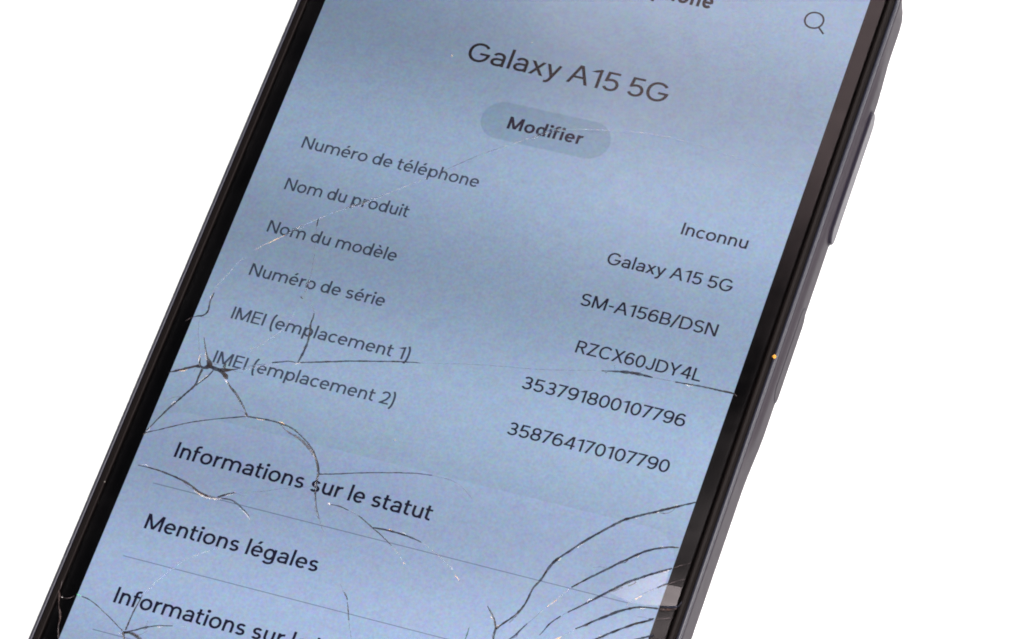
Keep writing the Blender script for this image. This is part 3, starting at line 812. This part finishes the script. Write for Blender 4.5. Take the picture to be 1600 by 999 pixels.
    ["dark",[[34.61,-32.96,0.113],[35.39,-32.88,0.242],[35.98,-32.72,0.226],[36.71,-32.47,0.21]]],
    ["brown",[[34.4,-33.33,0.177],[35.25,-33.22,0.242],[36.07,-33.0,0.242],[36.76,-32.63,0.242]]],
    ["dark",[[34.55,-33.29,0.194],[33.33,-33.49,0.21],[32.06,-33.8,0.226],[31.02,-34.35,0.242],[29.82,-35.12,0.274],[28.42,-36.29,0.242],[27.03,-37.47,0.194],[25.83,-38.5,0.129]]],
    ["pale",[[25.83,-38.5,0.073],[25.29,-39.08,0.161],[24.71,-39.77,0.073]]],
    ["gold",[[24.59,-39.89,0.094],[24.22,-40.25,0.21],[23.62,-40.86,0.094]]],
    ["dark",[[34.48,-34.84,0.129],[33.73,-35.26,0.21],[32.38,-36.07,0.242],[30.77,-37.31,0.242],[29.5,-38.36,0.242],[28.23,-39.41,0.226],[26.67,-40.8,0.226]]],
    ["grey",[[36.71,-34.01,0.044],[35.7,-34.37,0.097],[34.54,-34.78,0.044]]],
    ["dark",[[33.95,-34.94,0.194],[34.51,-34.66,0.129]]],
    ["dark",[[35.18,-36.78,0.161],[34.23,-37.31,0.242],[33.15,-37.96,0.194],[31.05,-39.41,0.194]]],
    ["glint",[[8.54,-34.5,0.103],[8.96,-35.01,0.103]]],
    ["gold",[[-33.22,-7.19,0.03],[-33.43,-6.82,0.085],[-33.2,-6.45,0.03]]],
    ["faint",[[-33.98,-9.85,0.1],[-33.17,-9.86,0.09],[-32.39,-9.55,0.05]]],
    ["glint",[[-31.19,-14.34,0.03],[-30.95,-15.13,0.119],[-30.35,-15.69,0.03]]],
    ["faint",[[-30.26,-15.63,0.1],[-29.43,-15.84,0.09],[-28.55,-15.71,0.05]]],
    ["gold",[[-31.67,-14.86,0.03],[-31.64,-15.63,0.128],[-31.3,-16.33,0.03]]],
    ["faint",[[-31.31,-16.19,0.1],[-31.59,-16.86,0.09],[-31.6,-17.62,0.05]]],
    ["gold",[[-33.6,-17.86,0.03],[-32.89,-17.7,0.149],[-32.39,-17.18,0.03]]],
    ["brown",[[-34.14,-18.08,0.03],[-33.82,-17.7,0.141],[-33.33,-17.62,0.03]]],
    ["brown",[[-29.1,-16.4,0.03],[-28.69,-16.18,0.072],[-28.25,-16.33,0.03]]],
    ["faint",[[-27.04,-16.0,0.1],[-26.27,-16.17,0.09],[-25.47,-16.03,0.05]]],
    ["faint",[[-28.08,-15.33,0.1],[-27.8,-14.89,0.09],[-27.7,-14.36,0.05]]],
    ["glint",[[-23.09,-21.4,0.03],[-23.07,-21.74,0.1],[-22.74,-21.85,0.03]]],
    ["glint",[[-34.34,-26.87,0.03],[-34.26,-27.28,0.141],[-34.62,-27.5,0.03]]],
    ["glint",[[-32.24,-22.07,0.03],[-32.61,-22.31,0.134],[-32.59,-22.76,0.03]]],
    ["glint",[[-34.12,-26.32,0.03],[-34.16,-26.73,0.09],[-34.44,-27.04,0.03]]],
    ["faint",[[-31.74,-21.22,0.1],[-32.62,-21.5,0.09],[-33.35,-22.12,0.05]]],
    ["brown",[[-19.07,-10.92,0.03],[-19.29,-10.57,0.141],[-19.11,-10.19,0.03]]],
    ["faint",[[-19.73,-5.6,0.1],[-20.15,-4.91,0.09],[-20.83,-4.41,0.05]]],
    ["brown",[[18.29,-4.13,0.03],[18.59,-4.29,0.138],[18.81,-4.02,0.03]]],
    ["faint",[[22.29,-3.42,0.1],[22.97,-2.73,0.09],[23.34,-1.8,0.05]]],
    ["glint",[[28.44,-3.25,0.03],[29.06,-3.41,0.139],[29.65,-3.18,0.03]]],
    ["faint",[[-23.14,-21.35,0.1],[-24.14,-21.17,0.09],[-25.18,-21.39,0.05]]],
    ["gold",[[-18.97,-21.49,0.03],[-18.29,-21.4,0.127],[-17.67,-21.69,0.03]]],
    ["gold",[[-21.84,-21.67,0.03],[-21.1,-21.77,0.084],[-20.4,-21.54,0.03]]],
    ["brown",[[-16.55,-21.89,0.03],[-16.13,-21.92,0.135],[-15.86,-22.24,0.03]]],
    ["brown",[[-10.24,-31.11,0.03],[-10.1,-31.79,0.093],[-9.56,-32.23,0.03]]],
    ["brown",[[-9.9,-31.64,0.03],[-9.72,-32.34,0.075],[-9.17,-32.83,0.03]]],
    ["gold",[[-25.45,-33.13,0.03],[-24.81,-33.5,0.12],[-24.08,-33.38,0.03]]],
    ["glint",[[-33.27,-31.66,0.03],[-32.74,-31.42,0.088],[-32.2,-31.63,0.03]]],
    ["faint",[[-27.33,-32.31,0.1],[-26.62,-32.86,0.09],[-25.73,-33.1,0.05]]],
    ["glint",[[-21.43,-32.64,0.03],[-20.98,-32.57,0.073],[-20.67,-32.24,0.03]]],
    ["faint",[[-20.49,-32.11,0.1],[-19.67,-32.29,0.09],[-18.81,-32.13,0.05]]],
    ["glint",[[0.91,-31.99,0.03],[1.51,-31.83,0.083],[2.08,-32.1,0.03]]],
    ["gold",[[-0.49,-31.98,0.03],[-0.19,-31.82,0.094],[0.11,-31.99,0.03]]],
    ["gold",[[-23.42,-51.74,0.03],[-23.02,-51.78,0.125],[-22.74,-51.49,0.03]]],
    ["brown",[[-25.16,-52.49,0.03],[-24.71,-52.51,0.142],[-24.45,-52.16,0.03]]],
    ["faint",[[-24.89,-52.33,0.1],[-24.72,-51.85,0.09],[-24.76,-51.32,0.05]]],
    ["faint",[[-25.66,-53.61,0.1],[-24.88,-53.23,0.09],[-24.28,-52.56,0.05]]],
    ["brown",[[-27.35,-53.13,0.03],[-27.23,-53.84,0.072],[-26.74,-54.38,0.03]]],
    ["faint",[[-26.66,-54.51,0.1],[-25.88,-54.94,0.09],[-24.96,-55.04,0.05]]],
    ["glint",[[32.93,-19.47,0.03],[32.49,-19.55,0.1],[32.2,-19.9,0.03]]],
    ["glint",[[29.67,-21.47,0.03],[29.51,-21.74,0.141],[29.19,-21.75,0.03]]],
    ["glint",[[28.54,-22.15,0.03],[28.44,-22.48,0.105],[28.1,-22.43,0.03]]],
    ["gold",[[17.09,-40.29,0.03],[16.66,-40.63,0.12],[16.5,-41.16,0.03]]],
    ["glint",[[21.17,-29.88,0.03],[21.09,-30.24,0.141],[20.78,-30.43,0.03]]],
    ["brown",[[31.59,-20.25,0.03],[30.98,-20.44,0.098],[30.52,-20.89,0.03]]],
    ["glint",[[30.93,-20.73,0.03],[30.42,-21.21,0.078],[29.75,-21.42,0.03]]],
    ["brown",[[16.48,-41.36,0.03],[16.43,-41.92,0.087],[16.68,-42.42,0.03]]],
    ["faint",[[16.78,-42.75,0.1],[16.66,-43.4,0.09],[16.81,-44.07,0.05]]],
    ["gold",[[15.93,-39.93,0.03],[15.54,-39.75,0.113],[15.52,-39.32,0.03]]],
    ["brown",[[29.21,-27.85,0.03],[28.83,-28.45,0.084],[28.23,-28.82,0.03]]],
    ["gold",[[30.22,-27.02,0.03],[30.11,-27.42,0.11],[29.7,-27.45,0.03]]],
    ["brown",[[29.19,-27.86,0.03],[28.89,-28.5,0.143],[28.26,-28.79,0.03]]],
    ["gold",[[33.03,-25.28,0.03],[32.38,-25.34,0.08],[31.91,-25.8,0.03]]],
    ["faint",[[27.13,-29.85,0.1],[26.21,-29.84,0.09],[25.33,-30.2,0.05]]],
    ["brown",[[19.36,-40.81,0.03],[19.29,-41.36,0.123],[18.91,-41.77,0.03]]],
    ["glint",[[29.15,-31.75,0.03],[28.69,-31.98,0.108],[28.45,-32.43,0.03]]],
    ["glint",[[34.44,-27.88,0.03],[33.94,-28.38,0.134],[33.29,-28.62,0.03]]],
    ["glint",[[26.66,-34.18,0.03],[26.19,-34.37,0.132],[26.02,-34.84,0.03]]],
    ["faint",[[36.71,-32.47,0.1],[36.94,-32.12,0.09],[37.03,-31.69,0.05]]],
    ["glint",[[33.25,-33.54,0.03],[32.74,-33.84,0.139],[32.16,-33.81,0.03]]],
    ["brown",[[27.31,-37.28,0.03],[27.03,-37.73,0.118],[26.55,-37.94,0.03]]],
    ["brown",[[31.46,-34.07,0.03],[31.04,-34.11,0.078],[30.77,-34.43,0.03]]],
    ["brown",[[29.67,-38.28,0.03],[29.36,-38.73,0.144],[28.86,-38.94,0.03]]],
    ["glint",[[29.32,-38.45,0.03],[28.89,-38.57,0.075],[28.69,-38.97,0.03]]],
    ["faint",[[33.95,-34.94,0.1],[33.25,-34.83,0.09],[32.53,-35.01,0.05]]],
    ["glint",[[32.71,-38.21,0.03],[32.24,-38.32,0.121],[31.97,-38.73,0.03]]],
    ["faint",[[31.05,-39.41,0.1],[30.49,-39.44,0.09],[29.96,-39.7,0.05]]],
]


def crack(style, pts, idx):
    c = []
    n = len(pts)
    for i in range(n - 1):
        p0, p1, p2, p3 = pts[max(0, i - 1)], pts[i], pts[i + 1], pts[min(n - 1, i + 2)]
        L = math.hypot(p2[0] - p1[0], p2[1] - p1[1])
        k_ = max(2, int(L / 0.28))
        for j in range(k_):
            t = j / k_
            c.append([0.5 * (2 * p1[q] + (p2[q] - p0[q]) * t + (2 * p0[q] - 5 * p1[q] + 4 * p2[q] - p3[q]) * t * t
                             + (-p0[q] + 3 * p1[q] - 3 * p2[q] + p3[q]) * t ** 3) for q in (0, 1, 2)])
    c.append(list(pts[-1]))
    vs, fs = [], []
    drift = 0.0
    z = 0.305 + 0.0006 * (idx % 12)
    amp = 0.018 if style in ('dark', 'brown', 'glint') else 0.010
    for i, (x, y, w) in enumerate(c):
        a, b_ = c[max(0, i - 1)], c[min(len(c) - 1, i + 1)]
        dx, dy = b_[0] - a[0], b_[1] - a[1]
        d = math.hypot(dx, dy) or 1
        nx, ny = -dy / d, dx / d
        drift = 0.6 * drift + R.uniform(-amp, amp)
        hw = max(0.012, w * (0.62 if style == 'dark' else 0.5) * R.uniform(0.72, 1.22))
        x, y = x + nx * drift, y + ny * drift
        vs += [W(x - nx * hw, y - ny * hw, z), W(x, y, z + (hw * 1.1 if style in ('pale', 'prism') else min(0.05, hw * 0.35))), W(x + nx * hw, y + ny * hw, z)]
        if i:
            q = 3 * i
            fs += [[q - 3, q, q + 1, q - 2], [q - 2, q + 1, q + 2, q - 1]]
    link('crack', vs, fs, style, glass)


for i, (st, pts) in enumerate(CRACKS):
    crack(st, pts, i)


# lifted splinters between the fractures at the lower right edge
def shard(pts, nrm, lift, bend=0.0042):
    cx = sum(p[0] for p in pts) / len(pts)
    cy = sum(p[1] for p in pts) / len(pts)
    lo = min(-(nrm[0] * (x - cx) + nrm[1] * (y - cy)) / nrm[2] for x, y in pts)
    bm = bmesh.new()
    bm.faces.new([bm.verts.new((x, y, 0)) for x, y in pts])
    bmesh.ops.triangulate(bm, faces=bm.faces[:])
    for _ in range(3):
        bmesh.ops.subdivide_edges(bm, edges=bm.edges[:], cuts=1, use_grid_fill=True)
    xm = max(p[0] for p in pts)
    vs = []
    for v in bm.verts:
        x, y = v.co.x, v.co.y
        z = 0.312 + lift - lo - (nrm[0] * (x - cx) + nrm[1] * (y - cy)) / nrm[2] + bend * (xm - x) ** 2
        vs.append(W(x, y, z))
    bm.verts.index_update()
    fs = [[v.index for v in f.verts] for f in bm.faces]
    bm.free()
    link('glass_splinter', vs, fs, 'shard', glass, smooth=True)


shard([[31.08, -33.54], [32.16, -32.1], [34.5, -30.09], [36.54, -29.92], [36.58, -32.46], [34.58, -32.88], [32.72, -33.35]], [0.0271, -0.0452, 0.9986], 0.0)
shard([[28.14, -32.94], [30.32, -30.92], [32.49, -29.36], [34.34, -28.05], [34.43, -29.88], [32.1, -31.94], [31.03, -33.38]], [0.0301, -0.0482, 0.9984], 0.0)


# ---------------------------------------------------------------- loose specks lying on the phone
def speck(name, x, y, z, r, mat, label, cat, group=None, seed=1):
    rr = random.Random(seed)
    bm = bmesh.new()
    bmesh.ops.create_icosphere(bm, subdivisions=2, radius=r * MM)
    for v in bm.verts:
        v.co *= rr.uniform(0.75, 1.2)
        v.co.z *= 0.6
    me = bpy.data.meshes.new(name)
    bm.to_mesh(me)
    bm.free()
    me.materials.append(M[mat])
    o = bpy.data.objects.new(name, me)
    col.objects.link(o)
    o.location = W(x, y, z + r * 0.5)
    o['label'] = label
    o['category'] = cat
    if group:
        o['group'] = group


speck('orange_grain', 37.99, 3.25, 0.17, 0.24, 'orange', 'tiny orange grain on the right rim of the phone', 'grain', seed=3)
speck('dust_speck', -15.37, 35.13, 0.30, 0.15, 'dust', 'pale dust speck on the glass left of the large title', 'dust', 'dust specks on the glass', 5)
speck('dust_speck', -5.89, 39.67, 0.30, 0.09, 'dust', 'tiny dust speck on the glass above the large title', 'dust', 'dust specks on the glass', 6)
speck('dust_speck', -37.1, -22.9, 0.17, 0.07, 'dust', 'minute grey dust speck on the left black border below the crack hub', 'dust', 'dust specks on the glass', 11)
speck('dust_speck', -36.9, -35.0, 0.30, 0.08, 'dust', 'minute grey dust speck on the left black border near the divider crack', 'dust', 'dust specks on the glass', 12)
speck('dust_speck', -3.77, -20.05, 0.30, 0.12, 'dust', 'white dust speck on the glass above the list heading', 'dust', 'dust specks on the glass', 8)
